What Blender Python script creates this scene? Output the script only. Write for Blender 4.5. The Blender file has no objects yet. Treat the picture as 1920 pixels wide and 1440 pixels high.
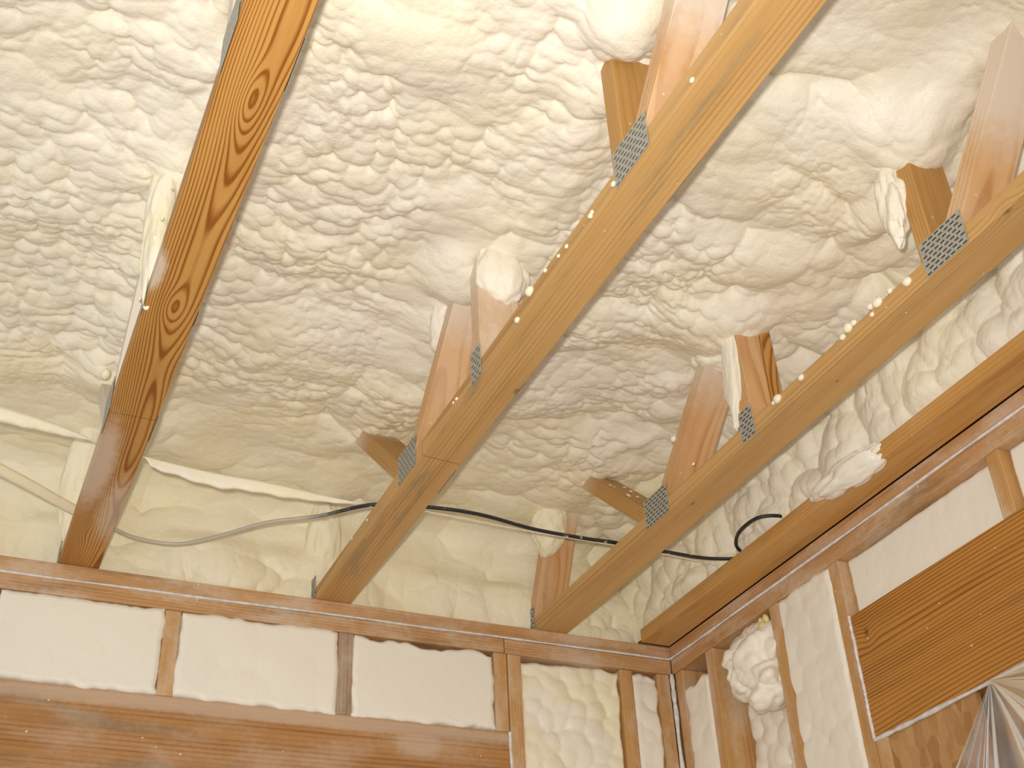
import bpy, bmesh, math, random
import numpy as np
from mathutils import Vector, Matrix

random.seed(7)
scene = bpy.context.scene
COL = scene.collection

# ------------------------------------------------------------------ camera
CAM = Vector((-1.80, -2.81, 1.142))
RIGHT = Vector((0.91186364, -0.40822156, -0.04312611))
DOWN = Vector((0.19636179, 0.52604073, -0.82748003))
FWD = Vector((0.36048128, 0.74608063, 0.55983653))
F_PX = 2344.0
cd = bpy.data.cameras.new('camera')
cd.sensor_width = 36.0
cd.lens = F_PX / 1920.0 * 36.0
cam = bpy.data.objects.new('camera', cd)
COL.objects.link(cam)
m = Matrix.Identity(4)
for i in range(3):
    m[i][0] = RIGHT[i]; m[i][1] = -DOWN[i]; m[i][2] = -FWD[i]; m[i][3] = CAM[i]
cam.matrix_world = m
scene.camera = cam

# ------------------------------------------------------------------ light
world = bpy.data.worlds.new('world')
scene.world = world
world.use_nodes = True
world.node_tree.nodes['Background'].inputs['Color'].default_value = (0.96, 0.97, 1.0, 1)
world.node_tree.nodes['Background'].inputs['Strength'].default_value = 0.74

fl = bpy.data.lights.new('camera_flash', 'SPOT')          # the flash of the camera that took the picture
fl.spot_size = math.radians(78); fl.spot_blend = 0.85; fl.shadow_soft_size = 0.02
fl.energy = 168.0
fl.color = (1.0, 0.955, 0.90)
flo = bpy.data.objects.new('camera_flash', fl)
COL.objects.link(flo)
fm = m.copy()
fp = CAM - RIGHT * 0.035 - DOWN * 0.05
for i in range(3):
    fm[i][3] = fp[i]
flo.matrix_world = fm

vs = scene.view_settings
vs.view_transform = 'Standard'
vs.look = 'None'
vs.exposure = -0.08
vs.gamma = 1.0
vs.use_curve_mapping = False

# ------------------------------------------------------------------ world measures
H = 2.467            # top of the wall plates = underside of the trusses
T = 0.038            # lumber thickness
W = 0.089            # lumber width
DEPTH = 0.406        # truss depth
XT = [-1.6306, -1.0132, -0.4043]      # left faces of the trusses
ZC = 2.782            # mean height of the sprayed foam

FWDv = np.array(FWD); RIv = np.array(RIGHT); DOv = np.array(DOWN); Cv = np.array(CAM)

# ------------------------------------------------------------------ numpy noise
def _hash(ix, iy, k):
    h = (ix.astype(np.int64) * 374761393 + iy.astype(np.int64) * 668265263 + k * 2147483647 + 1013904223) & 0xFFFFFFFF
    h = ((h ^ (h >> 13)) * 1274126177) & 0xFFFFFFFF
    h = ((h ^ (h >> 16)) * 2246822519) & 0xFFFFFFFF
    h = h ^ (h >> 15)
    return (h & 0xFFFFFF) / float(0x1000000)

def vnoise(x, y, k=0):
    ix = np.floor(x); iy = np.floor(y)
    fx = x - ix; fy = y - iy
    ux = fx * fx * fx * (fx * (fx * 6 - 15) + 10); uy = fy * fy * fy * (fy * (fy * 6 - 15) + 10)
    a = _hash(ix, iy, k); b = _hash(ix + 1, iy, k); c = _hash(ix, iy + 1, k); d = _hash(ix + 1, iy + 1, k)
    return (a * (1 - ux) + b * ux) * (1 - uy) + (c * (1 - ux) + d * ux) * uy - 0.5

def fbm(x, y, k=0, octv=3):
    o = 0; a = 1.0
    for i in range(octv):
        o = o + a * vnoise(x * 2 ** i + 17.3 * i, y * 2 ** i - 9.1 * i, k + i * 7)
        a *= 0.5
    return o

def worley(x, y, k=0):
    """domes with sharp creases, 0..1"""
    ix = np.floor(x); iy = np.floor(y)
    f1 = np.full(x.shape, 9.0)
    for dx in (-1, 0, 1):
        for dy in (-1, 0, 1):
            cx = ix + dx; cy = iy + dy
            px = cx + 0.1 + 0.8 * _hash(cx, cy, k); py = cy + 0.1 + 0.8 * _hash(cx, cy, k + 101)
            sc = 0.75 + 0.5 * _hash(cx, cy, k + 202)
            d = ((x - px) ** 2 + (y - py) ** 2) * sc
            f1 = np.minimum(f1, d)
    return np.sqrt(np.clip(1.0 - 1.45 * f1, 0.015, 1))

def sstep(a, b, x):
    t = np.clip((x - a) / (b - a), 0, 1)
    return t * t * (3 - 2 * t)

# ------------------------------------------------------------------ shader helpers
class NT:
    def __init__(self, name):
        self.m = bpy.data.materials.new(name)
        self.m.use_nodes = True
        self.t = self.m.node_tree
        self.t.nodes.clear()
        self.out = self.t.nodes.new('ShaderNodeOutputMaterial')
    def n(self, ty, **kw):
        nd = self.t.nodes.new(ty)
        for k, v in kw.items():
            setattr(nd, k, v)
        return nd
    def lk(self, a, b):
        self.t.links.new(a, b)
    def put(self, sock, v):
        if hasattr(v, 'is_output'):
            self.lk(v, sock)
        else:
            sock.default_value = v
    def math(self, op, a, b=None, c=None, clamp=False):
        nd = self.n('ShaderNodeMath', operation=op, use_clamp=clamp)
        self.put(nd.inputs[0], a)
        if b is not None: self.put(nd.inputs[1], b)
        if c is not None: self.put(nd.inputs[2], c)
        return nd.outputs[0]
    def vec(self, x, y, z):
        nd = self.n('ShaderNodeCombineXYZ')
        self.put(nd.inputs[0], x); self.put(nd.inputs[1], y); self.put(nd.inputs[2], z)
        return nd.outputs[0]
    def sep(self, v):
        nd = self.n('ShaderNodeSeparateXYZ'); self.lk(v, nd.inputs[0])
        return nd.outputs
    def noise(self, v, scale=1.0, detail=2.0, rough=0.5):
        nd = self.n('ShaderNodeTexNoise')
        self.put(nd.inputs['Vector'], v)
        nd.inputs['Scale'].default_value = scale
        nd.inputs['Detail'].default_value = detail
        nd.inputs['Roughness'].default_value = rough
        return nd.outputs['Fac']
    def mix(self, f, a, b):
        nd = self.n('ShaderNodeMix', data_type='RGBA')
        self.put(nd.inputs[0], f)
        for s, v in ((nd.inputs[6], a), (nd.inputs[7], b)):
            if isinstance(v, tuple) and len(v) == 3: v = v + (1.0,)
            self.put(s, v)
        return nd.outputs[2]
    def step(self, v, a, b, lo=0.0, hi=1.0):
        nd = self.n('ShaderNodeMapRange', interpolation_type='SMOOTHSTEP')
        self.put(nd.inputs[0], v)
        nd.inputs[1].default_value = a; nd.inputs[2].default_value = b
        nd.inputs[3].default_value = lo; nd.inputs[4].default_value = hi
        return nd.outputs[0]
    def bsdf(self, color, rough=0.5, spec=0.3, normal=None, **kw):
        b = self.n('ShaderNodeBsdfPrincipled')
        if isinstance(color, tuple) and len(color) == 3: color = color + (1.0,)
        self.put(b.inputs['Base Color'], color)
        self.put(b.inputs['Roughness'], rough)
        b.inputs['Specular IOR Level'].default_value = spec
        if normal is not None: self.lk(normal, b.inputs['Normal'])
        for k, v in kw.items(): self.put(b.inputs[k], v)
        self.lk(b.outputs[0], self.out.inputs[0])
        return b
    def bump(self, h, strength, dist):
        b = self.n('ShaderNodeBump')
        b.inputs['Strength'].default_value = strength
        b.inputs['Distance'].default_value = dist
        self.lk(h, b.inputs['Height'])
        return b.outputs[0]
    def coord(self, which='Object'):
        return self.n('ShaderNodeTexCoord').outputs[which]

FOAM_CREAM = (0.865, 0.805, 0.675)
FOAM_YELLOW = (0.88, 0.805, 0.56)
FOAM_PALE = (0.85, 0.79, 0.665)

def foam_mat(name, a, b, fine=1.0, world_y=False):
    N = NT(name)
    co = N.coord('Object')
    n1 = N.noise(co, 5.0, 3.0)
    f = N.step(n1, 0.35, 0.68)
    if world_y:     # foam sprayed against the rim near the back wall cured yellower
        s = N.sep(co)
        f = N.math('MULTIPLY_ADD', N.step(s[1], -0.75, -0.05), 0.55, N.math('MULTIPLY', f, 0.5), clamp=True)
    col = N.mix(f, a, b)
    h = N.math('ADD', N.noise(co, 160.0, 4.0, 0.6), N.math('MULTIPLY', N.noise(co, 55.0, 3.0), 1.6))
    N.bsdf(col, 0.42, 0.32, N.bump(h, 0.35 * fine, 0.004))
    return N.m

def wood_mat(name, light, dark, freq=170.0, pith=(0.0, -0.07), wob=0.022, contrast=0.8, stretch=1.6,
             knots=(), mist=0.0, mist_spots=(), stain=0.0, stain_col=(0.12, 0.13, 0.11), sharp=0.9, specks=0.25, rough=0.5, tilt=0.0, mist_z=None, patchy=0.75, marks=()):
    """solid softwood: growth rings round a pith line along local X"""
    N = NT(name)
    co = N.coord('Object')
    x, y, z = N.sep(co)
    rnd = N.math('MULTIPLY', N.n('ShaderNodeObjectInfo').outputs['Random'], 37.0)
    xr = N.math('ADD', x, rnd)
    n1 = N.noise(N.vec(N.math('MULTIPLY', xr, stretch), N.math('MULTIPLY', y, 5.0), N.math('MULTIPLY', z, 5.0)), 1.0, 0.6)
    n2 = N.noise(N.vec(N.math('MULTIPLY', xr, stretch * 2.2), N.math('MULTIPLY', y, 9.0), N.math('ADD', N.math('MULTIPLY', z, 9.0), 40.0)), 1.0, 0.6)
    dy = N.math('ADD', N.math('SUBTRACT', y, pith[0]), N.math('MULTIPLY', N.math('SUBTRACT', n1, 0.5), wob * 2.4))
    dz = N.math('ADD', N.math('SUBTRACT', z, pith[1]), N.math('MULTIPLY', N.math('SUBTRACT', n2, 0.5), wob * 1.8))
    if tilt: dz = N.math('ADD', dz, N.math('MULTIPLY', x, tilt))
    r = N.math('SQRT', N.math('ADD', N.math('MULTIPLY', dy, dy), N.math('MULTIPLY', dz, dz)))
    for (kx, ky, lx, ly, amp) in knots:
        ex = N.math('POWER', N.math('DIVIDE', N.math('SUBTRACT', x, kx), lx), 2.0)
        ey = N.math('POWER', N.math('DIVIDE', N.math('SUBTRACT', y, ky), ly), 2.0)
        g = N.math('EXPONENT', N.math('MULTIPLY', N.math('ADD', ex, ey), -1.0))
        r = N.math('ADD', r, N.math('MULTIPLY', g, amp))
    ph = N.math('FRACT', N.math('MULTIPLY', r, freq))
    up = N.step(ph, 0.35, sharp)
    dn = N.step(ph, sharp, 1.0, 1.0, 0.0)
    ring = N.math('MULTIPLY', up, dn)
    if patchy:
        pn = N.noise(N.vec(N.math('MULTIPLY', xr, 0.35), N.math('MULTIPLY', y, 26.0), N.math('MULTIPLY', z, 26.0)), 1.0, 2.0)
        ring = N.math('MULTIPLY', ring, N.step(pn, 0.40, 0.62, 1.0 - patchy, 1.0))
    fib = N.noise(N.vec(N.math('MULTIPLY', xr, 7.0), N.math('MULTIPLY', y, 420.0), N.math('MULTIPLY', z, 420.0)), 1.0, 2.0)
    wide = N.noise(N.vec(N.math('MULTIPLY', xr, 2.0), N.math('MULTIPLY', y, 30.0), N.math('MULTIPLY', z, 30.0)), 1.0, 3.0)
    f = N.math('ADD', N.math('MULTIPLY', ring, contrast), N.math('MULTIPLY', N.math('SUBTRACT', fib, 0.5), 0.5))
    f = N.math('ADD', f, N.math('MULTIPLY', N.math('SUBTRACT', wide, 0.45), 1.1), clamp=True)
    col = N.mix(f, light, dark)
    for (kx, ky, lx, ly, amp) in knots:        # dark heart of each knot
        if amp < 0: continue
        ex = N.math('POWER', N.math('DIVIDE', N.math('SUBTRACT', x, kx), lx * 0.28), 2.0)
        ey = N.math('POWER', N.math('DIVIDE', N.math('SUBTRACT', y, ky), ly * 0.28), 2.0)
        g = N.math('EXPONENT', N.math('MULTIPLY', N.math('ADD', ex, ey), -1.0))
        col = N.mix(N.math('MULTIPLY', g, 0.75), col, tuple(c * 0.35 for c in dark))
    if stain:
        sn = N.noise(N.vec(N.math('MULTIPLY', xr, 3.0), N.math('MULTIPLY', y, 24.0), N.math('MULTIPLY', z, 24.0)), 1.0, 4.0, 0.65)
        col = N.mix(N.math('MULTIPLY', N.step(sn, 0.52, 0.72), stain), col, stain_col)
    for (mx, slope) in marks:      # a carpenter's pencil line across the board
        dd = N.math('ABSOLUTE', N.math('SUBTRACT', N.math('SUBTRACT', x, mx), N.math('MULTIPLY', y, slope)))
        col = N.mix(N.math('MULTIPLY', N.step(dd, 0.0008, 0.0016, 1.0, 0.0), 0.65), col, (0.10, 0.05, 0.02))
    mm = None
    mn = N.noise(co, 60.0, 4.0, 0.7)
    if mist:
        mb = N.noise(N.vec(N.math('MULTIPLY', xr, 5.0), N.math('MULTIPLY', y, 14.0), N.math('MULTIPLY', z, 14.0)), 1.0, 3.0)
        mm = N.math('MULTIPLY', N.step(N.math('ADD', N.math('MULTIPLY', mb, 0.75), N.math('MULTIPLY', mn, 0.25)), 0.42, 0.66), mist)
    for (kx, ky, lx, ly, a) in mist_spots:
        ex = N.math('POWER', N.math('DIVIDE', N.math('SUBTRACT', x, kx), lx), 2.0)
        ey = N.math('POWER', N.math('DIVIDE', N.math('SUBTRACT', y, ky), ly), 2.0)
        g = N.math('EXPONENT', N.math('MULTIPLY', N.math('ADD', ex, ey), -1.0))
        g = N.math('MULTIPLY', N.step(N.math('ADD', g, N.math('MULTIPLY', N.math('SUBTRACT', mn, 0.5), 0.5)), 0.2, 0.8), a)
        mm = g if mm is None else N.math('MAXIMUM', mm, g)
    if mist_z is not None:      # overspray thickening along the board towards the sprayed foam
        g = N.step(N.math('ADD', x, N.math('MULTIPLY', N.math('SUBTRACT', mn, 0.5), 0.10)), mist_z[0], mist_z[1], 0.0, mist_z[2])
        mm = g if mm is None else N.math('MAXIMUM', mm, g)
    if specks:
        sp = N.n('ShaderNodeTexVoronoi', feature='F1')
        N.lk(co, sp.inputs['Vector']); sp.inputs['Scale'].default_value = 26.0
        spd = N.step(sp.outputs['Distance'], 0.045, 0.075, 1.0, 0.0)
        on = N.step(N.noise(co, 19.0, 1.0), 0.50, 0.54)
        g = N.math('MULTIPLY', N.math('MULTIPLY', spd, on), min(1.0, specks * 3))
        mm = g if mm is None else N.math('MAXIMUM', mm, g)
    if mm is not None:
        col = N.mix(mm, col, (0.74, 0.66, 0.55))
    N.bsdf(col, rough, 0.3, N.bump(N.math('ADD', fib, ring), 0.12, 0.001))
    return N.m

HKY = 0.085
PINE_L = (0.60, 0.36, 0.135); PINE_D = (0.39, 0.185, 0.045)
M = {}
M['foam_ceiling'] = foam_mat('spray_foam_ceiling', FOAM_CREAM, FOAM_YELLOW, 1.0, True)
M['foam'] = foam_mat('spray_foam', FOAM_CREAM, FOAM_YELLOW, 0.8)
M['foam_web'] = foam_mat('web_spray_foam', FOAM_CREAM, (0.865, 0.80, 0.65), 1.0)
M['foam_rim'] = foam_mat('rim_spray_foam', (0.872, 0.80, 0.60), FOAM_YELLOW, 1.0)
M['foam_wall'] = foam_mat('trimmed_foam', FOAM_PALE, FOAM_CREAM, 0.5)
M['foam_bright'] = foam_mat('yellow_foam', (0.72, 0.58, 0.16), (0.75, 0.66, 0.30), 0.5)
M['chord_fig'] = wood_mat('flat_sawn_pine', (0.56, 0.295, 0.078), (0.27, 0.085, 0.010), freq=330, pith=(0.022, -0.092), wob=0.026, patchy=0.0,
                          contrast=0.95, stretch=0.85, sharp=0.80, tilt=-0.013, marks=((0.8125, 0.0),),
                          knots=((1.687, 0.004, 0.06, 0.018, -0.0075), (1.178, 0.0, 0.05, 0.02, -0.006), (0.29, -0.022, 0.05, 0.018, -0.0075)),
                          mist_spots=((0.60, -0.032, 0.20, 0.035, 0.55), (0.42, 0.03, 0.16, 0.035, 0.4), (1.264, -0.045, 0.06, 0.018, 0.7)), specks=0.0)
M['chord'] = wood_mat('pale_pine', PINE_L, PINE_D, freq=150, pith=(-0.10, 0.03), wob=0.014, contrast=0.7, stretch=0.4, sharp=0.94, patchy=0.92,
                      stain=0.25, stain_col=(0.25, 0.20, 0.11), specks=0.3,
                      knots=((1.903, -0.038, 0.03, 0.014, 0.008), (0.874, -0.012, 0.03, 0.012, 0.006), (1.397, -0.002, 0.016, 0.008, 0.004)))
M['chord_stain'] = wood_mat('stained_pine', PINE_L, PINE_D, freq=120, pith=(-0.11, 0.02), wob=0.014, contrast=0.65, stretch=0.4, sharp=0.95, patchy=0.95,
                            stain=0.55, stain_col=(0.22, 0.20, 0.13), specks=0.2, marks=((0.861, -0.10),),
                            knots=((1.150, 0.040, 0.035, 0.016, 0.007),))
M['web'] = wood_mat('web_pine', (0.64, 0.38, 0.17), (0.47, 0.22, 0.07), freq=130, pith=(0.02, -0.09), wob=0.014, contrast=0.85, patchy=0.4,
                    mist=0.18, specks=0.2, mist_z=(0.19, 0.37, 0.8))
M['web_brown'] = wood_mat('web_brown_pine', (0.52, 0.29, 0.09), (0.36, 0.17, 0.04), freq=150, pith=(0.06, -0.06), wob=0.012, contrast=0.5,
                          specks=0.5, mist_z=(0.26, 0.42, 0.7))
M['web_misted'] = wood_mat('misted_web_pine', (0.62, 0.42, 0.24), (0.50, 0.29, 0.13), freq=120, pith=(0.01, -0.07), wob=0.02, contrast=0.5,
                           mist=0.6, specks=0.2, mist_z=(0.05, 0.28, 0.95))
M['web_d'] = wood_mat('misted_room_web', (0.64, 0.38, 0.17), (0.47, 0.22, 0.07), freq=110, pith=(0.02, -0.09), wob=0.014, contrast=0.9, patchy=0.3, mist=0.2, specks=0.2, mist_z=(0.11, 0.26, 0.75))
M['web_coated'] = wood_mat('foam_coated_web', (0.70, 0.60, 0.44), (0.6, 0.5, 0.34), contrast=0.2, specks=0.0, mist_z=(-0.2, -0.05, 0.96))
M['gable'] = wood_mat('gable_pine', (0.60, 0.32, 0.09), (0.42, 0.18, 0.04), freq=110, pith=(-0.05, 0.09), wob=0.02, contrast=0.5, stretch=0.7,
                      stain=0.4, stain_col=(0.22, 0.14, 0.06), specks=0.5, mist=0.12)
M['plate'] = wood_mat('plate_pine', (0.55, 0.31, 0.13), (0.33, 0.145, 0.045), freq=140, pith=(0.03, 0.06), wob=0.02, contrast=0.55, stretch=0.7,
                      mist=0.42, stain=0.6, stain_col=(0.17, 0.105, 0.055), specks=0.7)
M['stud'] = wood_mat('stud_pine', (0.56, 0.31, 0.11), (0.37, 0.165, 0.045), freq=150, pith=(0.05, 0.05), wob=0.018, contrast=0.6, stretch=0.7,
                     mist=0.38, stain=0.2, stain_col=(0.2, 0.1, 0.05), specks=0.5)
M['stud_grey'] = wood_mat('weathered_stud', (0.42, 0.29, 0.18), (0.24, 0.14, 0.075), freq=130, pith=(0.05, 0.05), wob=0.018, contrast=0.6,
                          mist=0.35, stain=0.6, stain_col=(0.14, 0.11, 0.08), specks=0.2)
M['header_b'] = wood_mat('header_pine', (0.45, 0.225, 0.072), (0.25, 0.088, 0.02), freq=90, pith=(-0.25, 0.12), wob=0.02, contrast=0.65, stretch=0.4,
                         mist=0.22, stain=0.65, stain_col=(0.20, 0.15, 0.085), specks=0.9,
                         mist_spots=((1.2, 0.125, 1.2, 0.022, 0.35), (1.62, 0.09, 0.08, 0.04, 0.35)))
M['header_r'] = wood_mat('fir_header', (0.50, 0.23, 0.045), (0.22, 0.07, 0.010), freq=150, pith=(-0.26, -0.12), wob=0.04, contrast=0.95, stretch=0.5,
                         sharp=0.85, specks=1.0, patchy=0.35, knots=((0.042, HKY, 0.024, 0.035, 0.006),), stain=0.35, stain_col=(0.20, 0.11, 0.04))

def plain(name, col, rough=0.5, spec=0.3, metal=0.0, nscale=40.0, var=0.15):
    N = NT(name)
    n = N.noise(N.coord('Object'), nscale, 3.0)
    c = N.mix(N.step(n, 0.3, 0.7), tuple(v * (1 - var) for v in col), tuple(min(1, v * (1 + var)) for v in col))
    N.bsdf(c, rough, spec, N.bump(n, 0.1, 0.001), Metallic=metal)
    return N.m

M['galv'] = plain('galvanised_steel', (0.40, 0.39, 0.33), 0.5, 0.4, 0.25, 130.0, 0.12)
M['slot_shade'] = plain('painted_slot_shade', (0.045, 0.04, 0.03), 0.7, 0.2, 0.0)  # near-black colour standing in for shade and teeth inside the plate holes
M['caulk'] = plain('caulk', (0.74, 0.70, 0.66), 0.4, 0.4, 0.0, 60.0, 0.12)
M['subfloor'] = plain('plywood_floor', (0.45, 0.34, 0.2), 0.7, 0.2, 0.0, 8.0, 0.2)

def osb_mat():
    N = NT('strand_board')
    co = N.coord('Object')
    x, y, z = N.sep(co)
    v = N.n('ShaderNodeTexVoronoi', feature='F1')
    N.lk(N.vec(N.math('MULTIPLY', x, 14.0), N.math('MULTIPLY', y, 28.0), N.math('MULTIPLY', z, 14.0)), v.inputs['Vector'])
    v.inputs['Scale'].default_value = 1.6
    s = N.sep(v.outputs['Color'])
    n = N.noise(N.vec(N.math('MULTIPLY', x, 60.0), N.math('MULTIPLY', y, 300.0), N.math('MULTIPLY', z, 30.0)), 1.0, 3.0)
    col = N.mix(N.math('MULTIPLY_ADD', n, 0.5, N.math('MULTIPLY', s[0], 0.6), clamp=True), (0.60, 0.36, 0.15), (0.30, 0.13, 0.04))
    N.bsdf(col, 0.6, 0.25, N.bump(s[1], 0.3, 0.002))
    return N.m
M['osb'] = osb_mat()

def cable_mat():
    N = NT('foam_splashed_cable')
    co = N.coord('Object')
    x, y, z = N.sep(co)
    n = N.noise(co, 35.0, 4.0, 0.7)
    coat = N.step(N.math('ADD', N.math('MULTIPLY', x, -1.0), N.math('MULTIPLY', N.math('SUBTRACT', n, 0.5), 0.12)), 1.05, 1.16)
    sp = N.step(n, 0.62, 0.66)
    top = N.math('MAXIMUM', coat, sp)
    col = N.mix(top, (0.018, 0.018, 0.02), (0.50, 0.45, 0.36))
    N.bsdf(col, 0.4, 0.5)
    return N.m
M['cable'] = cable_mat()

def sheet_mat():
    N = NT('clear_polythene')
    g = N.n('ShaderNodeBsdfGlossy'); g.inputs['Roughness'].default_value = 0.18
    g.inputs['Color'].default_value = (0.9, 0.9, 0.9, 1)
    t = N.n('ShaderNodeBsdfTransparent'); t.inputs['Color'].default_value = (0.97, 0.97, 0.96, 1)
    d = N.n('ShaderNodeBsdfTranslucent'); d.inputs['Color'].default_value = (0.8, 0.78, 0.75, 1)
    df = N.n('ShaderNodeBsdfDiffuse'); df.inputs['Color'].default_value = (0.8, 0.78, 0.75, 1)
    a = N.n('ShaderNodeMixShader'); a.inputs[0].default_value = 0.5
    N.lk(d.outputs[0], a.inputs[1]); N.lk(df.outputs[0], a.inputs[2])
    b = N.n('ShaderNodeMixShader')
    N.put(b.inputs[0], N.step(N.noise(N.coord('Object'), 9.0, 3.0), 0.3, 0.7, 0.10, 0.34))
    N.lk(t.outputs[0], b.inputs[1]); N.lk(a.outputs[0], b.inputs[2])
    c = N.n('ShaderNodeMixShader')
    fr = N.n('ShaderNodeFresnel'); fr.inputs['IOR'].default_value = 1.45
    N.lk(fr.outputs[0], c.inputs[0]); N.lk(b.outputs[0], c.inputs[1]); N.lk(g.outputs[0], c.inputs[2])
    N.lk(c.outputs[0], N.out.inputs[0])
    return N.m
M['sheet'] = sheet_mat()

# ------------------------------------------------------------------ object helpers
def link(name, me, mat, parent=None, label=None, cat=None, group=None, kind=None):
    o = bpy.data.objects.new(name, me)
    COL.objects.link(o)
    if mat is not None and me is not None and not me.materials: me.materials.append(mat)
    if parent is not None: o.parent = parent
    if label: o['label'] = label
    if cat: o['category'] = cat
    if group: o['group'] = group
    if kind: o['kind'] = kind
    return o

def empty(name, loc, label, cat, group=None):
    o = link(name, None, None, None, label, cat, group)
    o.location = loc
    return o

def smooth(me, on=True):
    me.polygons.foreach_set('use_smooth', np.full(len(me.polygons), on))

def place(o, mw):
    """world placement, parents are never rotated or scaled"""
    if o.parent is not None:
        mw = Matrix.Translation(-o.parent.location) @ mw
    o.matrix_basis = mw

def lumber(name, p0, p1, width, thick, up, mat, parent, bevel=0.0025, label=None, skew0=0.0, skew1=0.0):
    """board from p0 to p1 (centre line), width across, thickness along up; local X is the grain"""
    p0 = Vector(p0); p1 = Vector(p1)
    X = (p1 - p0); L = X.length; X.normalize()
    Z = Vector(up); Z = (Z - X * Z.dot(X)).normalized()
    Y = Z.cross(X)
    bm = bmesh.new()
    v = []
    for sx in (0, 1):
        for sy in (-1, 1):
            for sz in (-1, 1):
                xx = L * sx + (skew0 if sx == 0 else skew1) * sz
                v.append(bm.verts.new((xx, sy * width / 2, sz * thick / 2)))
    for f in ((0, 1, 3, 2), (4, 6, 7, 5), (0, 4, 5, 1), (2, 3, 7, 6), (0, 2, 6, 4), (1, 5, 7, 3)):
        bm.faces.new([v[i] for i in f])
    bmesh.ops.recalc_face_normals(bm, faces=bm.faces)
    bmesh.ops.bevel(bm, geom=list(bm.edges), offset=bevel, segments=2, affect='EDGES', profile=0.6)
    me = bpy.data.meshes.new(name)
    bm.to_mesh(me); bm.free()
    o = link(name, me, mat, parent, label)
    mw = Matrix.Identity(4)
    for i in range(3):
        mw[i][0] = X[i]; mw[i][1] = Y[i]; mw[i][2] = Z[i]; mw[i][3] = p0[i]
    place(o, mw)
    return o

def grid_mesh(name, P, flip=False):
    """P: (n, m, 3) array -> quad mesh"""
    n, k = P.shape[:2]
    me = bpy.data.meshes.new(name)
    idx = np.arange(n * k).reshape(n, k)
    a, b, c, d = idx[:-1, :-1], idx[1:, :-1], idx[1:, 1:], idx[:-1, 1:]
    q = np.stack([a, d, c, b] if flip else [a, b, c, d], -1).reshape(-1, 4)
    me.vertices.add(n * k)
    me.vertices.foreach_set('co', P.reshape(-1).astype(np.float32))
    me.loops.add(q.size)
    me.loops.foreach_set('vertex_index', q.reshape(-1).astype(np.int32))
    me.polygons.add(len(q))
    me.polygons.foreach_set('loop_start', np.arange(0, q.size, 4, dtype=np.int32))
    me.polygons.foreach_set('use_smooth', np.ones(len(q), dtype=bool))
    me.update(calc_edges=True)
    return me

def blob_mesh(name, rx, ry, rz, seed, sub=4, lump=0.18, cells=3.0):
    bm = bmesh.new()
    bmesh.ops.create_icosphere(bm, subdivisions=sub, radius=1.0)
    co = np.array([v.co[:] for v in bm.verts])
    rg = np.random.RandomState(seed)
    pt = rg.normal(size=(max(6, int(5 * cells)), 3)); pt /= np.linalg.norm(pt, axis=1)[:, None]
    sz = 0.7 + 0.7 * rg.rand(len(pt))
    f1 = (((co[:, None, :] - pt[None]) ** 2).sum(-1) / sz[None] ** 2).min(1) * cells * 0.55
    kk = np.sqrt(np.clip(1 - f1, 0.02, 1))
    k2 = fbm(co[:, 0] * 1.3 + seed, co[:, 1] * 1.3 + co[:, 2] * 1.7, seed + 5)
    pt = rg.normal(size=(90, 3)); pt /= np.linalg.norm(pt, axis=1)[:, None]
    f2 = ((co[:, None, :] - pt[None]) ** 2).sum(-1).min(1) * 14
    s = 1 + lump * (kk - 0.6) + 0.3 * k2 + (0.25 * lump * np.sqrt(np.clip(1 - f2, 0.02, 1)) if sub > 3 else 0)
    co = co * s[:, None] * np.array([rx, ry, rz])
    for v, c in zip(bm.verts, co): v.co = c
    me = bpy.data.meshes.new(name)
    bm.to_mesh(me); bm.free()
    smooth(me)
    return me

def tube_mesh(name, pts, rad, seg=8, smooth_n=10, radf=None):
    """Catmull-Rom tube; radf(u) -> (radius scale, down stretch)"""
    P = [Vector(p) for p in pts]
    P = [P[0] * 2 - P[1]] + P + [P[-1] * 2 - P[-2]]
    line = []
    for i in range(1, len(P) - 2):
        for j in range(smooth_n):
            t = j / smooth_n
            a, b, c, d = P[i - 1], P[i], P[i + 1], P[i + 2]
            line.append(0.5 * ((2 * b) + (c - a) * t + (2 * a - 5 * b + 4 * c - d) * t * t + (3 * b - a - 3 * c + d) * t ** 3))
    line.append(P[-2])
    G = np.zeros((len(line), seg + 1, 3))
    for i, p in enumerate(line):
        d = (line[min(i + 1, len(line) - 1)] - line[max(i - 1, 0)]).normalized()
        s = d.cross(Vector((0, 0, 1)) if abs(d.z) < 0.9 else Vector((1, 1, 0))).normalized()
        u = s.cross(d).normalized()
        k, dn = radf(i / (len(line) - 1)) if radf else (1.0, 0.0)
        for j in range(seg + 1):
            a = 2 * math.pi * j / seg
            ca, sa = math.cos(a), math.sin(a)
            q = p + s * (ca * rad * k) + u * (sa * rad * k)
            if sa < 0 and dn: q = q + Vector((0, 0, 1)) * (sa * dn)
            G[i, j] = q
    return grid_mesh(name, G, True)

# ------------------------------------------------------------------ ceiling: sprayed foam under the roof deck
def pix(u, v, z):
    d = RIv * ((u - 960) / F_PX) + DOv * ((v - 720) / F_PX) + FWDv
    t = (z - Cv[2]) / d[2]
    return Cv + d * t

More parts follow.
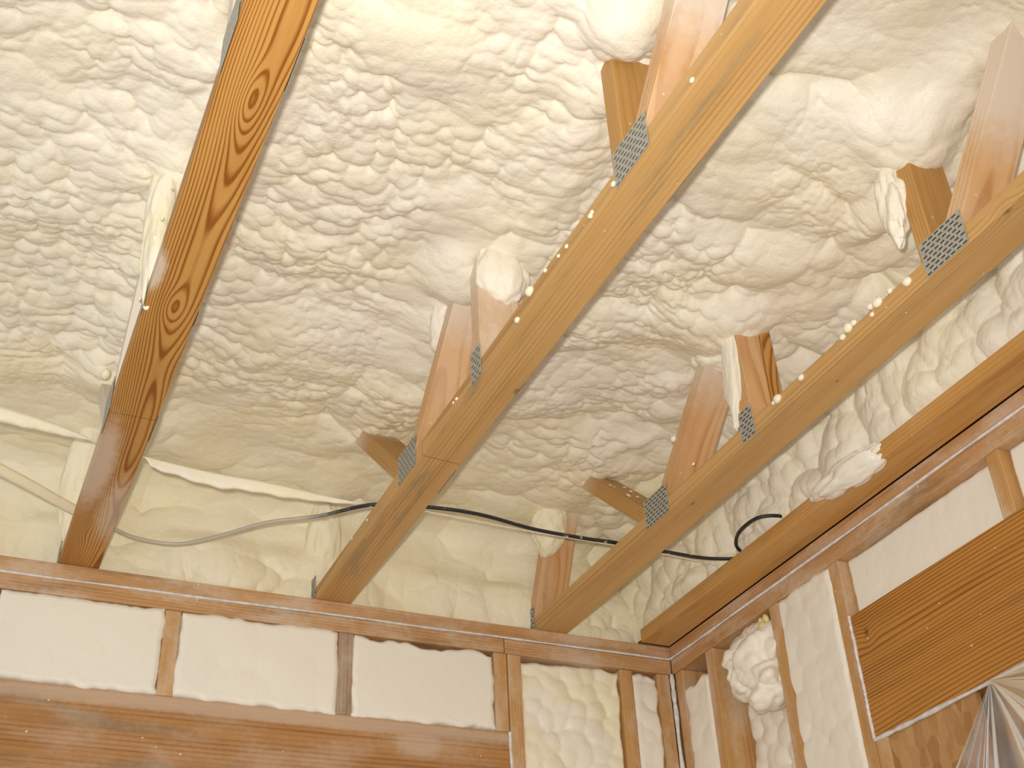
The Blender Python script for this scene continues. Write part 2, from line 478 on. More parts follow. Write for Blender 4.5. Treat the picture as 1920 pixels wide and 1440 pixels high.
RES = 0.003
XR, RX = -0.058, 0.06        # foam face above the gable truss, radius of the turn
YR, RY = 0.10, 0.07
def turn(s, wall, r):
    a = (s - (wall - r)) / r
    flat = a <= 0
    arc = (a > 0) & (a < math.pi / 2)
    x = np.where(flat, s, np.where(arc, wall - r + r * np.sin(np.clip(a, 0, 1.6)), wall))
    g = np.where(flat, 0, np.where(arc, r - r * np.cos(np.clip(a, 0, 1.6)), r + (s - (wall - r) - r * math.pi / 2)))
    return x, g
def build_ceiling():
    s = np.arange(-2.36, XR - RX + RX * math.pi / 2 + (ZC - 2.500 - RX) + RES, RES)
    t = np.arange(-2.25, YR - RY + RY * math.pi / 2 + (ZC - 2.468 - RY) + RES, RES)
    S, Tt = np.meshgrid(s, t, indexing='ij')
    x, gx = turn(S, XR, RX)
    y, gy = turn(Tt, YR, RY)
    g = (gx ** 5 + gy ** 5) ** 0.2
    z = ZC - g
    # deck sags a little between the trusses, foam piles up along them
    P = np.stack([x, y, z], -1)
    du = np.gradient(P, axis=0); dv = np.gradient(P, axis=1)
    nrm = np.cross(dv, du)
    nrm /= np.maximum(np.linalg.norm(nrm, axis=-1, keepdims=True), 1e-9)
    # warped coordinates
    w1 = fbm(S / 0.22, Tt / 0.22, 3); w2 = fbm(S / 0.22 + 31, Tt / 0.22 - 8, 11)
    w3 = fbm(S / 0.06, Tt / 0.06, 23, 2); w4 = fbm(S / 0.06 + 5, Tt / 0.06 + 77, 29, 2)
    U = S + 0.070 * w1 + 0.010 * w3
    V = Tt + 0.070 * w2 + 0.010 * w4
    wallish = sstep(-0.42, -0.12, Tt)              # calmer foam towards the rim
    gab = sstep(-0.36, -0.22, S)                   # fat billows beside the gable truss
    m2 = sstep(-0.30, 0.20, fbm(S / 0.26, Tt / 0.22, 41)) * (1 - 0.8 * wallish) * (1 - 0.7 * gab)
    m3 = sstep(-0.10, 0.25, fbm(S / 0.20, Tt / 0.18, 45)) * (1 - 0.7 * wallish) * (1 - 0.7 * gab)
    m1 = 0.55 + 0.9 * sstep(-0.25, 0.25, fbm(S / 0.35, Tt / 0.35, 57))
    d = 0.042 * fbm(S / 0.40, Tt / 0.30, 61, 2)
    d += 0.028 * m1 * (1 - 0.2 * wallish) * (worley(U / 0.16, V / 0.12, 5) - 0.7)
    U2 = S + 0.03 * w1 + 0.004 * w3; V2 = Tt + 0.03 * w2 + 0.004 * w4
    d += 0.017 * (0.30 + 0.8 * m2) * (worley(U / 0.074, V / 0.052, 9) - 0.7) * (1 - 0.4 * wallish)
    fine = 0.0120 * (0.25 + 0.95 * m2) * (worley(U2 / 0.035, V2 / 0.030, 15) - 0.7)
    fine += 0.0050 * (0.15 + 1.1 * m3) * (worley(U2 / 0.0185, V2 / 0.0165, 19) - 0.7)
    fine *= 1 - 0.45 * wallish
    d += fine
    d *= 1 - 0.35 * gab
    d += 0.060 * gab * (worley((S + 0.02 * w1) / 0.14 + 3.3, (Tt + 0.02 * w2) / 0.115 + 1.7, 71) - 0.65)
    d += 0.016 * gab * (worley((S + 0.01 * w3) / 0.06, (Tt + 0.01 * w4) / 0.055, 73) - 0.65)
    # ribs hanging down the rim above the wall plate
    rim = sstep(0.20, 0.30, Tt)
    d += 0.016 * rim * (worley((S + 0.02 * w3) / 0.042, Tt / 0.20 + 0.3, 83) - 0.5)
    d += 0.055 * sstep(0.19, 0.26, Tt) * (1 - 0.5 * sstep(0.34, 0.40, Tt)) * (0.35 + fbm(S / 0.25, Tt / 0.4, 91))
    # foam piled along the trusses
    for xt in XT:
        c = xt + W / 2
        r = np.exp(-((S - c) / 0.075) ** 2)
        d += r * (0.028 + 0.035 * fbm(S / 0.13, Tt / 0.13, 97)) * (1 - 0.7 * wallish)
        # rim foam packs against the truss heel
        d += 0.03 * np.exp(-((S - c) / 0.06) ** 2) * sstep(0.0, 0.1, Tt) * (1 - sstep(0.20, 0.32, Tt))
    # single billows one can point at
    for (px, py, zz, amp, rad, an) in BILLOWS:
        q = pix(px, py, zz)
        rr = ((S - q[0]) / rad) ** 2 + ((Tt - q[1]) / (rad * an)) ** 2
        d += amp * np.exp(-rr ** 1.5)
    edge = np.minimum(sstep(0, 0.05, s[-1] - S), sstep(0, 0.02, t[-1] - Tt))
    d = 0.085 * np.tanh(d / 0.085) * (0.25 + 0.75 * edge)
    # lumps droop: their tips lean along the spray direction and overhang the crease behind
    tang = dv / np.maximum(np.linalg.norm(dv, axis=-1, keepdims=True), 1e-9)
    P = P + nrm * d[..., None] + tang * (np.clip(fine, -0.004, 1) * 0.35 * edge)[..., None]
    me = grid_mesh('ceiling', P, False)
    o = link('ceiling', me, M['foam_ceiling'], None, 'cream spray foam insulation covering the roof underside between the trusses', 'ceiling', None, 'structure')
    return o
BILLOWS = ((1165, 55, 2.75, 0.070, 0.055, 1.0), (1120, 150, 2.79, 0.03, 0.05, 1.5), (1690, 250, 2.77, 0.05, 0.10, 0.7),
           (1640, 390, 2.77, 0.05, 0.045, 1.6), (1330, 610, 2.77, 0.05, 0.10, 0.9), (1400, 480, 2.79, 0.03, 0.12, 0.6),
           (850, 500, 2.78, 0.055, 0.06, 1.2), (930, 520, 2.78, 0.045, 0.06, 1.0), (600, 480, 2.8, 0.025, 0.10, 0.7),
           (760, 60, 2.8, 0.02, 0.12, 0.6), (190, 700, 2.78, 0.03, 0.05, 1.4), (1150, 960, 2.74, 0.03, 0.045, 1.0))
ceiling = build_ceiling()

# ------------------------------------------------------------------ floor
fb = bmesh.new()
bmesh.ops.create_cube(fb, size=1.0, matrix=Matrix.Translation((-1.2, -1.4, -0.0125)) @ Matrix.Diagonal((3.0, 3.4, 0.025, 1)))
fme = bpy.data.meshes.new('floor'); fb.to_mesh(fme); fb.free()
link('floor', fme, M['subfloor'], None, 'bare plywood subfloor of the unfinished room', 'floor', None, 'structure')

# ------------------------------------------------------------------ walls
def box_obj(name, lo, hi, mat, parent=None, **kw):
    bm = bmesh.new()
    c = [(a + b) / 2 for a, b in zip(lo, hi)]; sz = [b - a for a, b in zip(lo, hi)]
    bmesh.ops.create_cube(bm, size=1.0, matrix=Matrix.Diagonal((sz[0], sz[1], sz[2], 1)))
    me = bpy.data.meshes.new(name); bm.to_mesh(me); bm.free()
    o = link(name, me, mat, parent, **kw)
    place(o, Matrix.Translation(c))
    return o

SD = 0.140           # 2x6 walls
wall_back = box_obj('wall_back', (-2.36, SD, 0), (SD, SD + 0.011, H + DEPTH), M['osb'], None,
                    label='framed back wall below the truss ends, foam between its studs', cat='wall', kind='structure')
wall_right = box_obj('wall_right', (SD, -2.25, 0), (SD + 0.011, SD + 0.011, H + DEPTH), M['osb'], None,
                     label='framed wall along the right side with a wide header over its opening', cat='wall', kind='structure')

box_obj('roof_deck', (-2.36, -2.25, H + DEPTH + 0.001), (SD + 0.011, SD + 0.011, H + DEPTH + 0.012), M['osb'], ceiling)

class WallB:
    """a = world x, depth d into the wall = +y"""
    root = wall_back
    @staticmethod
    def P(a, d, z): return (a, d, z)
    up = (0, -1, 0)
class WallR:
    """a = world y (negative towards the camera), depth = +x"""
    root = wall_right
    @staticmethod
    def P(a, d, z): return (d, a, z)
    up = (-1, 0, 0)

def stud(w, name, a0, a1, z0, z1, mat, d0=0.0, label=None):
    a = (a0 + a1) / 2; d = d0 + SD / 2
    return lumber(name, w.P(a, d, z0), w.P(a, d, z1), a1 - a0, SD - d0 - 0.001 if d0 else SD - 0.001, w.up, M[mat], w.root, 0.003, label)

def rail(w, name, a0, a1, z0, z1, mat, d0=0.0, dep=SD, label=None):
    """horizontal member whose wide face shows: thickness goes into the wall"""
    z = (z0 + z1) / 2; d = d0 + dep / 2
    return lumber(name, w.P(a0, d, z), w.P(a1, d, z), z1 - z0, dep - 0.001, w.up, M[mat], w.root, 0.003, label)

PB = H - 2 * T - 0.004        # underside of the lower plate
# plates
rail(WallB, 'top_plate', -2.36, 0.14, H - T, H, 'plate', label='upper top plate')
rail(WallB, 'top_plate', -2.36, -0.505, PB + 0.001, H - T - 0.001, 'plate', label='lower top plate')
rail(WallB, 'top_plate', -0.503, 0.0, PB + 0.001, H - T - 0.001, 'plate', label='lower top plate')
rail(WallR, 'top_plate', -0.001, -2.25, H - T, H, 'plate', label='upper top plate')
rail(WallR, 'top_plate', -0.001, -2.25, PB + 0.001, H - T - 0.001, 'plate', label='lower top plate')
rail(WallB, 'bottom_plate', -2.36, 0.0, 0.0, T, 'plate')
rail(WallR, 'bottom_plate', -0.001, -2.25, 0.0, T, 'plate')

HT, HB = 2.179, 1.893         # back header
stud(WallB, 'cripple_stud', -1.784, -1.746, HT, PB, 'stud_grey')
stud(WallB, 'cripple_stud', -1.377, -1.340, HT, PB, 'stud')
stud(WallB, 'cripple_stud', -0.953, -0.915, HT, PB, 'stud_grey')
stud(WallB, 'cripple_stud', -0.536, -0.499, HT, PB, 'stud')
rail(WallB, 'window_header', -2.36, -0.501, HB, HT, 'header_b', label='weathered wide header board above the opening')
stud(WallB, 'king_stud', -0.496, -0.458, T, PB, 'stud')
stud(WallB, 'jack_stud', -0.538, -0.500, T, HB, 'stud')
stud(WallB, 'stud', -0.162, -0.124, T, PB, 'stud', 0.002)
stud(WallB, 'corner_stud', -0.046, -0.009, T, PB, 'stud', 0.001)

RHT, RHB = 2.245, 1.966       # right header
stud(WallR, 'corner_stud', -0.047, -0.010, T, PB, 'stud', 0.002)
stud(WallR, 'stud', -0.208, -0.171, T, PB, 'stud')
stud(WallR, 'stud', -0.508, -0.472, T, PB, 'stud')
stud(WallR, 'king_stud', -0.754, -0.717, T, PB, 'stud')
stud(WallR, 'jack_stud', -0.794, -0.756, T, RHB, 'stud')
stud(WallR, 'cripple_stud', -0.794, -0.756, RHT, PB, 'stud', 0.045)
stud(WallR, 'cripple_stud', -1.282, -1.246, RHT, PB, 'stud')
stud(WallR, 'cripple_stud', -1.71, -1.672, RHT, PB, 'stud')
rail(WallR, 'window_header', -0.757, -2.25, RHB, RHT, 'header_r', label='dark-grained fir header with a knot near its end')

# window opening in the right wall is boarded with strand board on the outside half
box_obj('strand_board', (0.004, -1.06, 0.9), (0.016, -0.796, RHB - 0.002), M['osb'], wall_right, label='strand board strip under the header')
box_obj('strand_board', (0.060, -2.25, 0.9), (0.072, -1.06, RHB - 0.002), M['osb'], wall_right)

# caulk beads
def bead(w, a0, z0, a1, z1, r, seed, root=None):
    n = 14
    pts = []
    rr = random.Random(seed)
    for i in range(n):
        u = i / (n - 1)
        pts.append(w.P(a0 + (a1 - a0) * u + rr.uniform(-1, 1) * 0.0008, -0.0005, z0 + (z1 - z0) * u + rr.uniform(-1, 1) * 0.0008))
    me = tube_mesh('caulk_bead', pts, r, 6, 6, lambda u: (0.75 + 0.5 * abs(math.sin(seed + 23 * u + 5 * math.sin(9 * u))), 0.0))
    o = link('caulk_bead', me, M['caulk'], w.root)
    place(o, Matrix.Identity(4))
    return o
bead(WallB, -2.36, H - T - 0.002, -0.004, H - T + 0.003, 0.0030, 1)
bead(WallR, -0.004, H - T + 0.003, -2.25, H - T - 0.001, 0.0035, 2)
bead(WallB, -0.002, PB, -0.002, 1.6, 0.006, 3)
bead(WallB, -0.499, HT, -0.499, HB, 0.0035, 4)
bead(WallR, -0.7555, RHT, -0.7555, RHB, 0.0035, 5)
bead(WallR, -0.757, RHB - 0.001, -2.0, RHB - 0.001, 0.005, 6)

# foam in the wall cavities
def cavity(w, a0, a1, z0, z1, depth, amp, seed, jit=0.004, cell=0.05, mat='foam_wall', tops=0.0, label=None, proud=0.004):
    res = 0.0045
    na = max(8, int(abs(a1 - a0) / res)); nz = max(8, int(abs(z1 - z0) / res))
    u = np.linspace(0, 1, na + 1); v = np.linspace(0, 1, nz + 1)
    U, V = np.meshgrid(u, v, indexing='ij')
    lo, hi = min(a0, a1), max(a0, a1)
    A = lo + (hi - lo) * U; Z = z0 + (z1 - z0) * V
    j = lambda c, k: jit * (1.6 * fbm(c / 0.045, c * 0 + k * 3.7 + seed, seed + k, 3) + 0.5 * fbm(c / 0.4, c * 0 + k, seed + k + 50, 1))
    A = A + (1 - U) ** 6 * j(Z, 1) + U ** 6 * j(Z, 2)
    Z = Z + (1 - V) ** 6 * j(A, 3) + V ** 6 * (j(A, 4) - tops * (0.5 + 1.4 * fbm(A / 0.12, A * 0 + seed, seed + 9, 2)))
    D = depth - amp * (worley(A / cell + seed, Z / cell, seed) - 0.55) - 0.5 * amp * fbm(A / 0.1, Z / 0.1, seed + 3)
    e = np.minimum(np.minimum(U * (hi - lo), (1 - U) * (hi - lo)), np.minimum(V, 1 - V) * (z1 - z0))
    D = D + (0.006 if depth < 0.01 else 0.01) * (1 - sstep(0, 0.010, e)) - (proud if depth < 0.005 else 0)
    # skirt into the cavity
    pad = lambda X_: np.pad(X_, 1, mode='edge')
    A = pad(A); Z = pad(Z); D = pad(D)
    D[0, :] = D[-1, :] = np.maximum(depth, 0) + 0.07; D[:, 0] = D[:, -1] = np.maximum(depth, 0) + 0.07
    ins = 0.003
    A[0, :] = np.maximum(A[0, :], lo + ins); A[-1, :] = np.minimum(A[-1, :], hi - ins)
    Z[:, 0] = np.maximum(Z[:, 0], z0 + ins); Z[:, -1] = np.minimum(Z[:, -1], z1 - ins)
    P = np.stack([A, D, Z], -1) if w is WallB else np.stack([D, A, Z], -1)
    me = grid_mesh('cavity_foam', P, w is WallB)
    if w is WallB: pass
    o = link('cavity_foam', me, M[mat], w.root, label)
    place(o, Matrix.Identity(4))
    return o
cavity(WallB, -1.746, -1.377, HT, PB, 0.0, 0.0015, 11, 0.006, tops=0.004)
cavity(WallB, -1.340, -0.953, HT, PB, 0.0, 0.0032, 12, 0.005, 0.09)
cavity(WallB, -0.915, -0.536, HT, PB, 0.0, 0.0010, 13, 0.006, tops=0.012)
cavity(WallB, -2.36, -1.784, HT, PB, 0.0, 0.0015, 14, 0.005)
cavity(WallB, -0.458, -0.162, T, PB, 0.014, 0.014, 15, 0.006, 0.045, 'foam', 0.012, 'bumpy untrimmed foam')
cavity(WallB, -0.124, -0.046, T, PB, 0.006, 0.008, 16, 0.006, 0.04, 'foam_wall', 0.02)
cavity(WallR, -0.047, -0.171, T, PB - 0.02, 0.004, 0.006, 17, 0.008, 0.05, 'foam_wall', 0.03)
cavity(WallR, -0.208, -0.472, T, PB, 0.085, 0.02, 18, 0.004, 0.05, 'foam_wall', 0.0, 'deeply recessed foam')
cavity(WallR, -0.508, -0.717, T, PB, 0.003, 0.0060, 19, 0.005, 0.055, 'foam_wall', 0.002)
cavity(WallR, -0.756, -1.246, RHT, PB, 0.022, 0.0015, 20, 0.003)
cavity(WallR, -1.282, -1.672, RHT, PB, 0.022, 0.0015, 21, 0.003)
cavity(WallR, -1.71, -2.25, RHT, PB, 0.022, 0.0015, 22, 0.003)

# foam that swelled out of the stud bay in the right wall
for i, (py, px_, pz, rx, ry, rz) in enumerate(((-0.37, 0.03, 2.285, 0.06, 0.085, 0.075), (-0.315, 0.025, 2.300, 0.05, 0.050, 0.045), (-0.40, 0.02, 2.215, 0.055, 0.06, 0.055),
                                              (-0.35, 0.015, 2.245, 0.045, 0.045, 0.045), (-0.405, 0.02, 2.325, 0.04, 0.045, 0.035))):
    o = link('foam_overflow', blob_mesh('foam_overflow', rx, ry, rz, 40 + i, 5, 0.55, 5.0), M['foam_wall'], wall_right, 'swollen foam bulging out of the stud bay')
    place(o, Matrix.Translation((px_, py, pz)))
for i, (u_, r) in enumerate((((-0.433, 2.352), 0.011), ((-0.452, 2.368), 0.008), ((-0.428, 2.372), 0.006))):
    o = link('foam_nub', blob_mesh('foam_nub', r, r, r * 1.3, 60 + i, 3, 0.2, 2.0), M['foam_bright'], wall_right, 'small yellow foam nub')
    place(o, Matrix.Translation((0.004, u_[0], u_[1])))

for i, (yy, zz, rx, ry, rz) in enumerate(((-1.17, 1.90, 0.02, 0.05, 0.022), (-1.25, 1.84, 0.02, 0.035, 0.07), (-1.16, 1.76, 0.02, 0.07, 0.03), (-1.33, 1.90, 0.02, 0.05, 0.03))):
    o = link('foam_smear', blob_mesh('foam_smear', rx, ry, rz, 80 + i, 3, 0.4, 3.0), M['foam_bright'], wall_right, 'yellow foam smear behind the plastic')
    place(o, Matrix.Translation((0.055, yy, zz)))

# ------------------------------------------------------------------ trusses
def connector_mesh(wy, hz):
    """punched plate in the local YZ plane, real holes; returns plate and the dark backing that paints the shade in them"""
    bm = bmesh.new()
    rows = int(round(hz / 0.0095)); cols = max(2, int(round(wy / 0.0150)))
    ch = hz / rows; cw = wy / cols
    def quad(y0, y1, z0, z1):
        v = [bm.verts.new((0, y, z)) for y, z in ((y0, z0), (y1, z0), (y1, z1), (y0, z1))]
        bm.faces.new(v)
    for r in range(rows):
        off = 0.5 * cw if r % 2 else 0.0
        z0 = -hz / 2 + r * ch; z1 = z0 + ch
        a, b = z0 + ch * 0.30, z1 - ch * 0.30
        quad(-wy / 2, wy / 2, z0, a); quad(-wy / 2, wy / 2, b, z1)
        y = -wy / 2
        holes = []
        for c in range(cols):
            h0 = -wy / 2 + c * cw + off + cw * 0.14; h1 = h0 + cw * 0.70
            if h1 < wy / 2 - 0.001: holes.append((h0, h1))
        for h0, h1 in holes:
            quad(y, h0, a, b); y = h1
        quad(y, wy / 2, a, b)
    bmesh.ops.remove_doubles(bm, verts=bm.verts, dist=1e-6)
    me = bpy.data.meshes.new('connector_plate'); bm.to_mesh(me); bm.free()
    bm = bmesh.new()
    v = [bm.verts.new((0.0007, y, z)) for y, z in ((-wy / 2 + .001, -hz / 2 + .001), (wy / 2 - .001, -hz / 2 + .001), (wy / 2 - .001, hz / 2 - .001), (-wy / 2 + .001, hz / 2 - .001))]
    bm.faces.new(v)
    mb = bpy.data.meshes.new('tooth_slot_shade'); bm.to_mesh(mb); bm.free()  # added dark sheet behind the holes, their shade put into its colour
    me.materials.append(M['galv']); mb.materials.append(M['slot_shade'])
    return me, mb
PLATE_BIG = connector_mesh(0.104, 0.072)
PLATE_SMALL = connector_mesh(0.048, 0.072)
PLATE_HEEL = connector_mesh(0.10, 0.07)

def connector(root, meshes, x, y, z):
    o = link('connector_plate', meshes[0], None, root)
    place(o, Matrix.Translation((x - 0.0013, y, z)))
    sm = o.modifiers.new('thickness', 'SOLIDIFY'); sm.thickness = 0.0009; sm.offset = 0
    b = link('tooth_slot_shade', meshes[1], None, o)
    b.matrix_basis = Matrix.Identity(4)
    return o

def web(root, xt, y0, z0, y1, z1, mat, t=T, label=None):
    """web from (y0,z0) to (y1,z1), both on its centre line, wide across x"""
    d = Vector((0, y1 - y0, z1 - z0)).normalized()
    up = Vector((1, 0, 0)).cross(d)
    if up.y > 0: up = -up
    return lumber('web', (xt + W / 2, y0, z0), (xt + W / 2, y1, z1), W - 0.002, t, up, M[mat], root, 0.002, label)

TOPZ = H + DEPTH - T          # underside of the top chord
def truss(i, xt, label, cmat, clen=(0.125, -2.25)):
    root = empty('roof_truss', (xt + W / 2, 0.0, H), label, 'truss', 'flat roof trusses over the room')
    lumber('bottom_chord', (xt + W / 2, clen[0], H + T / 2 + 0.0005), (xt + W / 2, clen[1], H + T / 2 + 0.0005), W, T, (0, 0, 1), M[cmat], root)
    lumber('top_chord', (xt + W / 2, clen[0], TOPZ + T / 2), (xt + W / 2, clen[1], TOPZ + T / 2), W, T, (0, 0, 1), M['chord'], root)
    zb = H + T + 0.001
    # joint at y = -0.65: one web leans to the wall, one to the room
    wa, wb, wc, wd, we = MATS[i]
    web(root, xt, -0.594, zb - 0.0, -0.225, TOPZ, wa)
    web(root, xt, -0.665, zb + 0.0, -1.005, TOPZ, wb)
    if i == 2:      # the short upright here is two plies, the far one a darker board
        lumber('web', (xt + 0.030, -1.030, zb), (xt + 0.030, -1.028, TOPZ), 0.058, T, (0, -1, 0), M[wc], root, 0.002)
        lumber('web', (xt + 0.0745, -1.034, zb), (xt + 0.0745, -1.032, TOPZ), 0.028, T, (0, -1, 0), M['chord_fig'], root, 0.002)
    else:
        web(root, xt, -1.030, zb, -1.028, TOPZ, wc)
    web(root, xt, -1.603, zb, -1.600, TOPZ, wd)
    web(root, xt, -1.652, zb + 0.0, -1.935, TOPZ, ('web_coated', 'web_d', 'web_d')[i])
    if i == 2: web(root, xt, 0.038, zb, -0.13, TOPZ, we)
    for side in (0, 1):
        for (msh, y) in ((PLATE_BIG, -0.651), (PLATE_SMALL, -1.031), (PLATE_BIG, -1.643), (PLATE_HEEL, 0.066)):
            o = connector(root, msh, xt if not side else xt + W, y, H + 0.0372)
            if side:
                o.matrix_basis = o.matrix_basis @ Matrix.Rotation(math.pi, 4, 'Z')
                o.location.x = xt + W + 0.0013 - root.location.x
    return root
MATS = [('web_coated',) * 5,
        ('web_brown', 'web', 'web_misted', 'web_brown', 'web_coated'),
        ('web_brown', 'web', 'web', 'web_brown', 'web')]
M['web_bark'] = wood_mat('barky_web', (0.52, 0.29, 0.09), (0.36, 0.17, 0.04), freq=150, pith=(0.06, -0.06), wob=0.012, contrast=0.5, specks=0.2,
                         stain=0.0, knots=((0.262, -0.03, 0.05, 0.07, 0.001), (0.255, 0.03, 0.04, 0.05, 0.001)))
MATS[1] = MATS[1][:3] + ('web_bark',) + MATS[1][4:]
trusses = [
    truss(0, XT[0], 'wooden roof truss whose bottom chord has bold swirling orange grain, leftmost', 'chord_fig'),
    truss(1, XT[1], 'wooden roof truss with a grey-stained pale chord, running through the middle of the picture', 'chord_stain'),
    truss(2, XT[2], 'wooden roof truss with pale chord, between the middle truss and the wall-side truss', 'chord'),
]
# gable truss, tight against the right wall
XG = -0.0905
gable = empty('roof_truss', (XG + W / 2, 0.0, H), 'wooden roof truss lying tight along the right wall, foam packed above its chord', 'truss', 'flat roof trusses over the room')
lumber('bottom_chord', (XG + W / 2, -0.006, H + T / 2 + 0.0005), (XG + W / 2, -2.25, H + T / 2 + 0.0005), W, T, (0, 0, 1), M['gable'], gable)

# foam lumps stuck along the chords
def drop(root, x, y, z, r, seed, mat='foam', st=(1, 1, 1)):
    o = link('foam_drop', blob_mesh('foam_drop', r * st[0], r * st[1], r * st[2], seed, 2, 0.1, 1.5), M[mat], root)
    place(o, Matrix.Translation((x, y, z)))
def onx(u, v, x):
    d = RIv * ((u - 960) / F_PX) + DOv * ((v - 720) / F_PX) + FWDv
    return Cv + d * ((x - Cv[0]) / d[0])
DROPS = [(0, [(275, 520, 5), (277, 505, 6), (281, 488, 5), (290, 446, 6), (286, 452, 4), (304, 410, 4), (322, 352, 3), (198, 702, 13), (262, 560, 4)]),
         (1, [(993, 546, 10), (970, 600, 6), (1022, 507, 4), (1047, 480, 4), (1062, 462, 4), (1107, 405, 5), (1110, 398, 4), (1150, 345, 5), (856, 748, 4), (1297, 150, 4), (660, 1010, 3), (688, 975, 3), (850, 755, 3)]),
         (2, [(1700, 528, 9), (1668, 545, 6), (1645, 567, 10), (1632, 575, 7), (1590, 615, 10), (1580, 632, 7), (1600, 605, 6), (1502, 708, 7), (1458, 748, 10), (1450, 755, 5), (1262, 823, 8), (1300, 870, 4), (1635, 590, 5)])]
k = 0
for ti, lst in DROPS:
    for (u, v, r) in lst:
        k += 1
        q = onx(u, v, XT[ti] - 0.002)
        drop(trusses[ti], q[0], q[1], q[2], r * 0.00095, 200 + k, 'foam', (0.8, 1.25, 1.0))
rr = random.Random(4)
for j in range(9):      # splashes on the upper face of the web leaning to the wall
    s_ = 0.12 + 0.16 * rr.random()
    drop(trusses[2], XT[2] + 0.02 + 0.06 * rr.random(), -0.594 + s_ * 0.76 - 0.013, H + T + s_ * 0.66 + 0.0155, 0.0035 + 0.003 * rr.random(), 300 + j, 'foam', (1.2, 1, 0.7))

# foam lump lying over the edge of the gable chord
q = onx(1598, 908, XG - 0.004)
o = link('foam_lump', blob_mesh('foam_lump', 0.030, 0.105, 0.026, 330, 5, 0.45, 8.0), M['foam_wall'], gable, 'crumbly foam lump over the chord edge')
place(o, Matrix.Translation((XG + 0.004, q[1], H + 0.022)) @ Matrix.Rotation(0.06, 4, 'Z'))
# foam plastered on webs
def webfoam(root, x, y, z, rx, ry, rz, tilt, seed, lump=0.38, mat='foam_web'):
    o = link('web_foam', blob_mesh('web_foam', rx, ry, rz, seed, 5, lump, 5.0), M[mat], root, 'foam swelling over the web')
    place(o, Matrix.Translation((x, y, z)) @ Matrix.Rotation(tilt, 4, 'X'))
webfoam(trusses[1], XT[1] + 0.046, -0.850, 2.755, 0.050, 0.034, 0.085, 0.82, 350)
webfoam(trusses[1], XT[1] + 0.055, -1.045, 2.745, 0.050, 0.040, 0.075, 0.0, 351)
webfoam(trusses[2], XT[2] + 0.002, -1.008, 2.655, 0.010, 0.024, 0.12, 0.05, 352)
webfoam(trusses[2], XT[2] + 0.045, -0.90, 2.785, 0.065, 0.06, 0.04, 0.8, 353)
webfoam(trusses[1], XT[1] + 0.028, 0.075, 2.63, 0.040, 0.030, 0.15, 0.25, 354, 0.22, 'foam_rim')
webfoam(trusses[0], XT[0] + 0.015, -0.04, 2.66, 0.040, 0.030, 0.16, 0.4, 355, 0.22, 'foam_rim')
webfoam(trusses[2], XT[2] + 0.01, -0.10, 2.735, 0.050, 0.035, 0.075, 0.5, 356, 0.22, 'foam_rim')
webfoam(trusses[0], XT[0] + 0.005, -1.03, 2.66, 0.026, 0.034, 0.15, 0.0, 358, 0.2, 'foam')
webfoam(trusses[2], XT[2] - 0.004, -1.565, 2.665, 0.020, 0.028, 0.085, 0.0, 357)

# ------------------------------------------------------------------ cable and foamed wire on top of the chords
cp = [(-2.36, -0.66), (-2.1, -0.50), (-1.799, -0.309), (-1.642, -0.191), (-1.529, -0.114), (-1.472, -0.086), (-1.386, -0.087), (-1.311, -0.148), (-1.214, -0.261), (-1.109, -0.334), (-1.012, -0.425),
      (-0.887, -0.456), (-0.765, -0.462), (-0.617, -0.438), (-0.474, -0.435), (-0.403, -0.439), (-0.252, -0.437), (-0.131, -0.441), (-0.047, -0.483), (-0.026, -0.546), (-0.027, -0.651)]
zc_ = H + T + 0.006
cpts = [(x, y, zc_ + 0.004) for x, y in cp[:-2]]
cpts += [(-0.040, -0.56, zc_ + 0.012), (-0.045, -0.655, zc_ + 0.016), (-0.075, -0.668, zc_ + 0.02), (-0.118, -0.64, zc_ + 0.02), (-0.122, -0.57, zc_ + 0.018), (-0.098, -0.515, zc_ + 0.014), (-0.06, -0.482, zc_ + 0.012)]
cable = link('power_cable', tube_mesh('power_cable', cpts, 0.0046, 8, 10), M['cable'], None,
     'black cable crossing over the truss chords and ending in a loop by the right wall', 'cable')

wp = [(-2.36, -0.60), (-1.822, -0.518), (-1.636, -0.472), (-1.533, -0.442), (-1.489, -0.425), (-1.371, -0.410), (-1.253, -0.408), (-1.125, -0.398), (-1.016, -0.398),
      (-0.871, -0.414), (-0.601, -0.404), (-0.369, -0.405), (-0.215, -0.402), (-0.03, -0.385)]
wire = empty('foam_coated_wire', (wp[0][0], wp[0][1], H + T + 0.02), 'thin wire strung across the trusses with ridges of cream foam hanging on it', 'wire')
o = link('wire', tube_mesh('wire', [(x, y, H + T + 0.022) for x, y in wp], 0.0016, 6, 8), M['foam'], wire)
place(o, Matrix.Identity(4))
def ridge(pts, seed, depth, rad):
    rf = lambda u: (max(0.12, math.sin(math.pi * min(1, u * 1.0)) ** 0.6), depth * math.sin(math.pi * u ** 0.75) ** 1.2 * (0.85 + 0.2 * math.sin(seed + 41 * u) * math.sin(17 * u)))
    me = tube_mesh('foam_ridge', pts, rad, 12, 14, rf)
    o = link('foam_ridge', me, M['foam'], wire)
    place(o, Matrix.Identity(4))
zr = H + T + 0.022
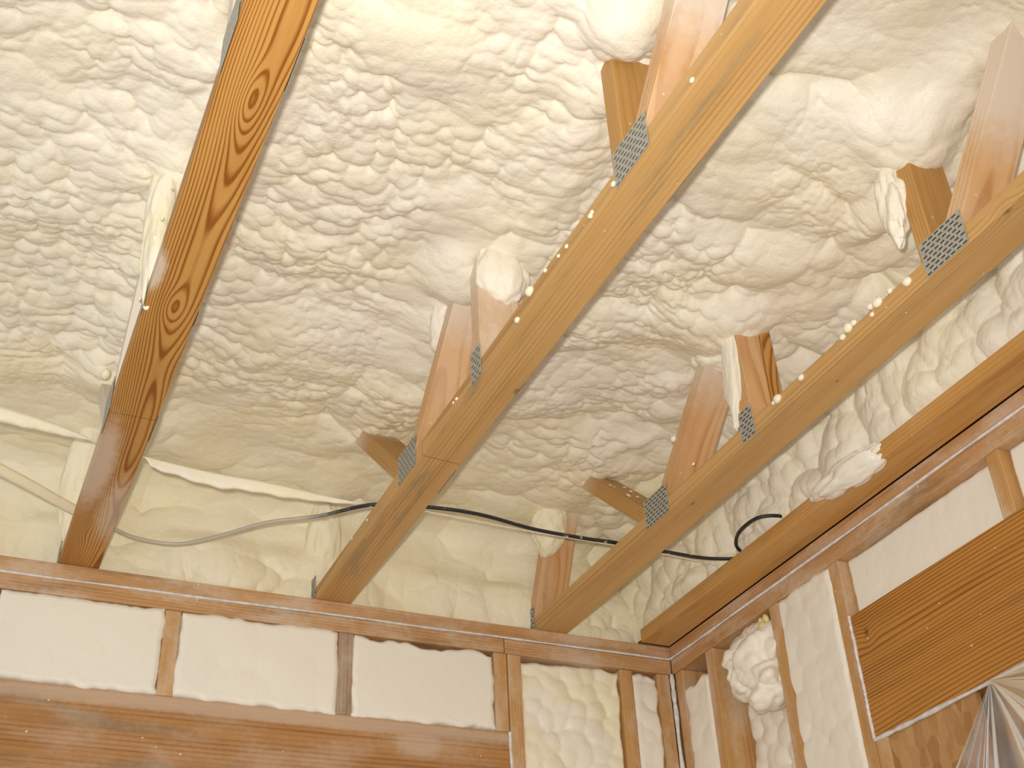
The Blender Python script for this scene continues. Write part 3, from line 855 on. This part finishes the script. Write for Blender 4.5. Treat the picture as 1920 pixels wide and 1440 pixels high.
ridge([(-1.525, -0.440, zr), (-1.489, -0.427, zr), (-1.371, -0.410, zr), (-1.253, -0.408, zr), (-1.125, -0.398, zr), (-1.035, -0.398, zr)], 3, 0.020, 0.008)
ridge([(-2.2, -0.576, zr), (-1.95, -0.545, zr), (-1.822, -0.518, zr), (-1.72, -0.495, zr), (-1.636, -0.472, zr)], 5, 0.012, 0.011)
# foam sleeve on the cable left of the first truss
sl = tube_mesh('foam_sleeve', [(-2.3, -0.625, zc_ + 0.006), (-2.1, -0.50, zc_ + 0.006), (-1.799, -0.309, zc_ + 0.006), (-1.648, -0.195, zc_ + 0.006), (-1.60, -0.163, zc_ + 0.007)], 0.013, 10, 14, lambda u: (1.0 - 0.35 * u, 0.006))
link('foam_sleeve', sl, M['foam'], cable, 'cream foam sleeve on the cable')

# ------------------------------------------------------------------ polythene hanging under the right header
def plastic():
    n, k = 220, 60
    u = np.linspace(0, 1, n); v = np.linspace(0, 1, k)
    U, V = np.meshgrid(u, v, indexing='ij')
    pin_y, pin_z = -1.115, RHB - 0.001
    ang = np.radians(-47 + 133 * U)               # fan of folds from the pinned point
    rad = V * 0.95
    yy = pin_y - np.sin(ang) * rad
    zz = pin_z - np.cos(ang) * rad
    # the right-hand side is pinned along the header
    zz = np.minimum(zz, pin_z)
    fold = 0.004 * np.sin(U * 9 + 2 * V)
    for (c, wd, h) in ((0.02, 0.012, 0.012), (0.07, 0.010, 0.016), (0.12, 0.016, 0.012), (0.17, 0.010, 0.018), (0.21, 0.008, 0.010), (0.33, 0.03, 0.016), (0.52, 0.03, 0.012), (0.74, 0.04, 0.014), (0.9, 0.02, 0.01)):
        fold = fold + h * np.exp(-((U - c - 0.02 * np.sin(5 * V + 30 * c)) / wd) ** 2)
    xx = -0.008 - (fold) * np.clip(V * 5, 0, 1) - 0.02 * V
    P = np.stack([xx, yy, zz], -1)
    me = grid_mesh('plastic_sheet', P, False)
    o = link('plastic_sheet', me, M['sheet'], None, 'crumpled clear plastic sheet hanging from the right-hand header', 'plastic sheet')
plastic()
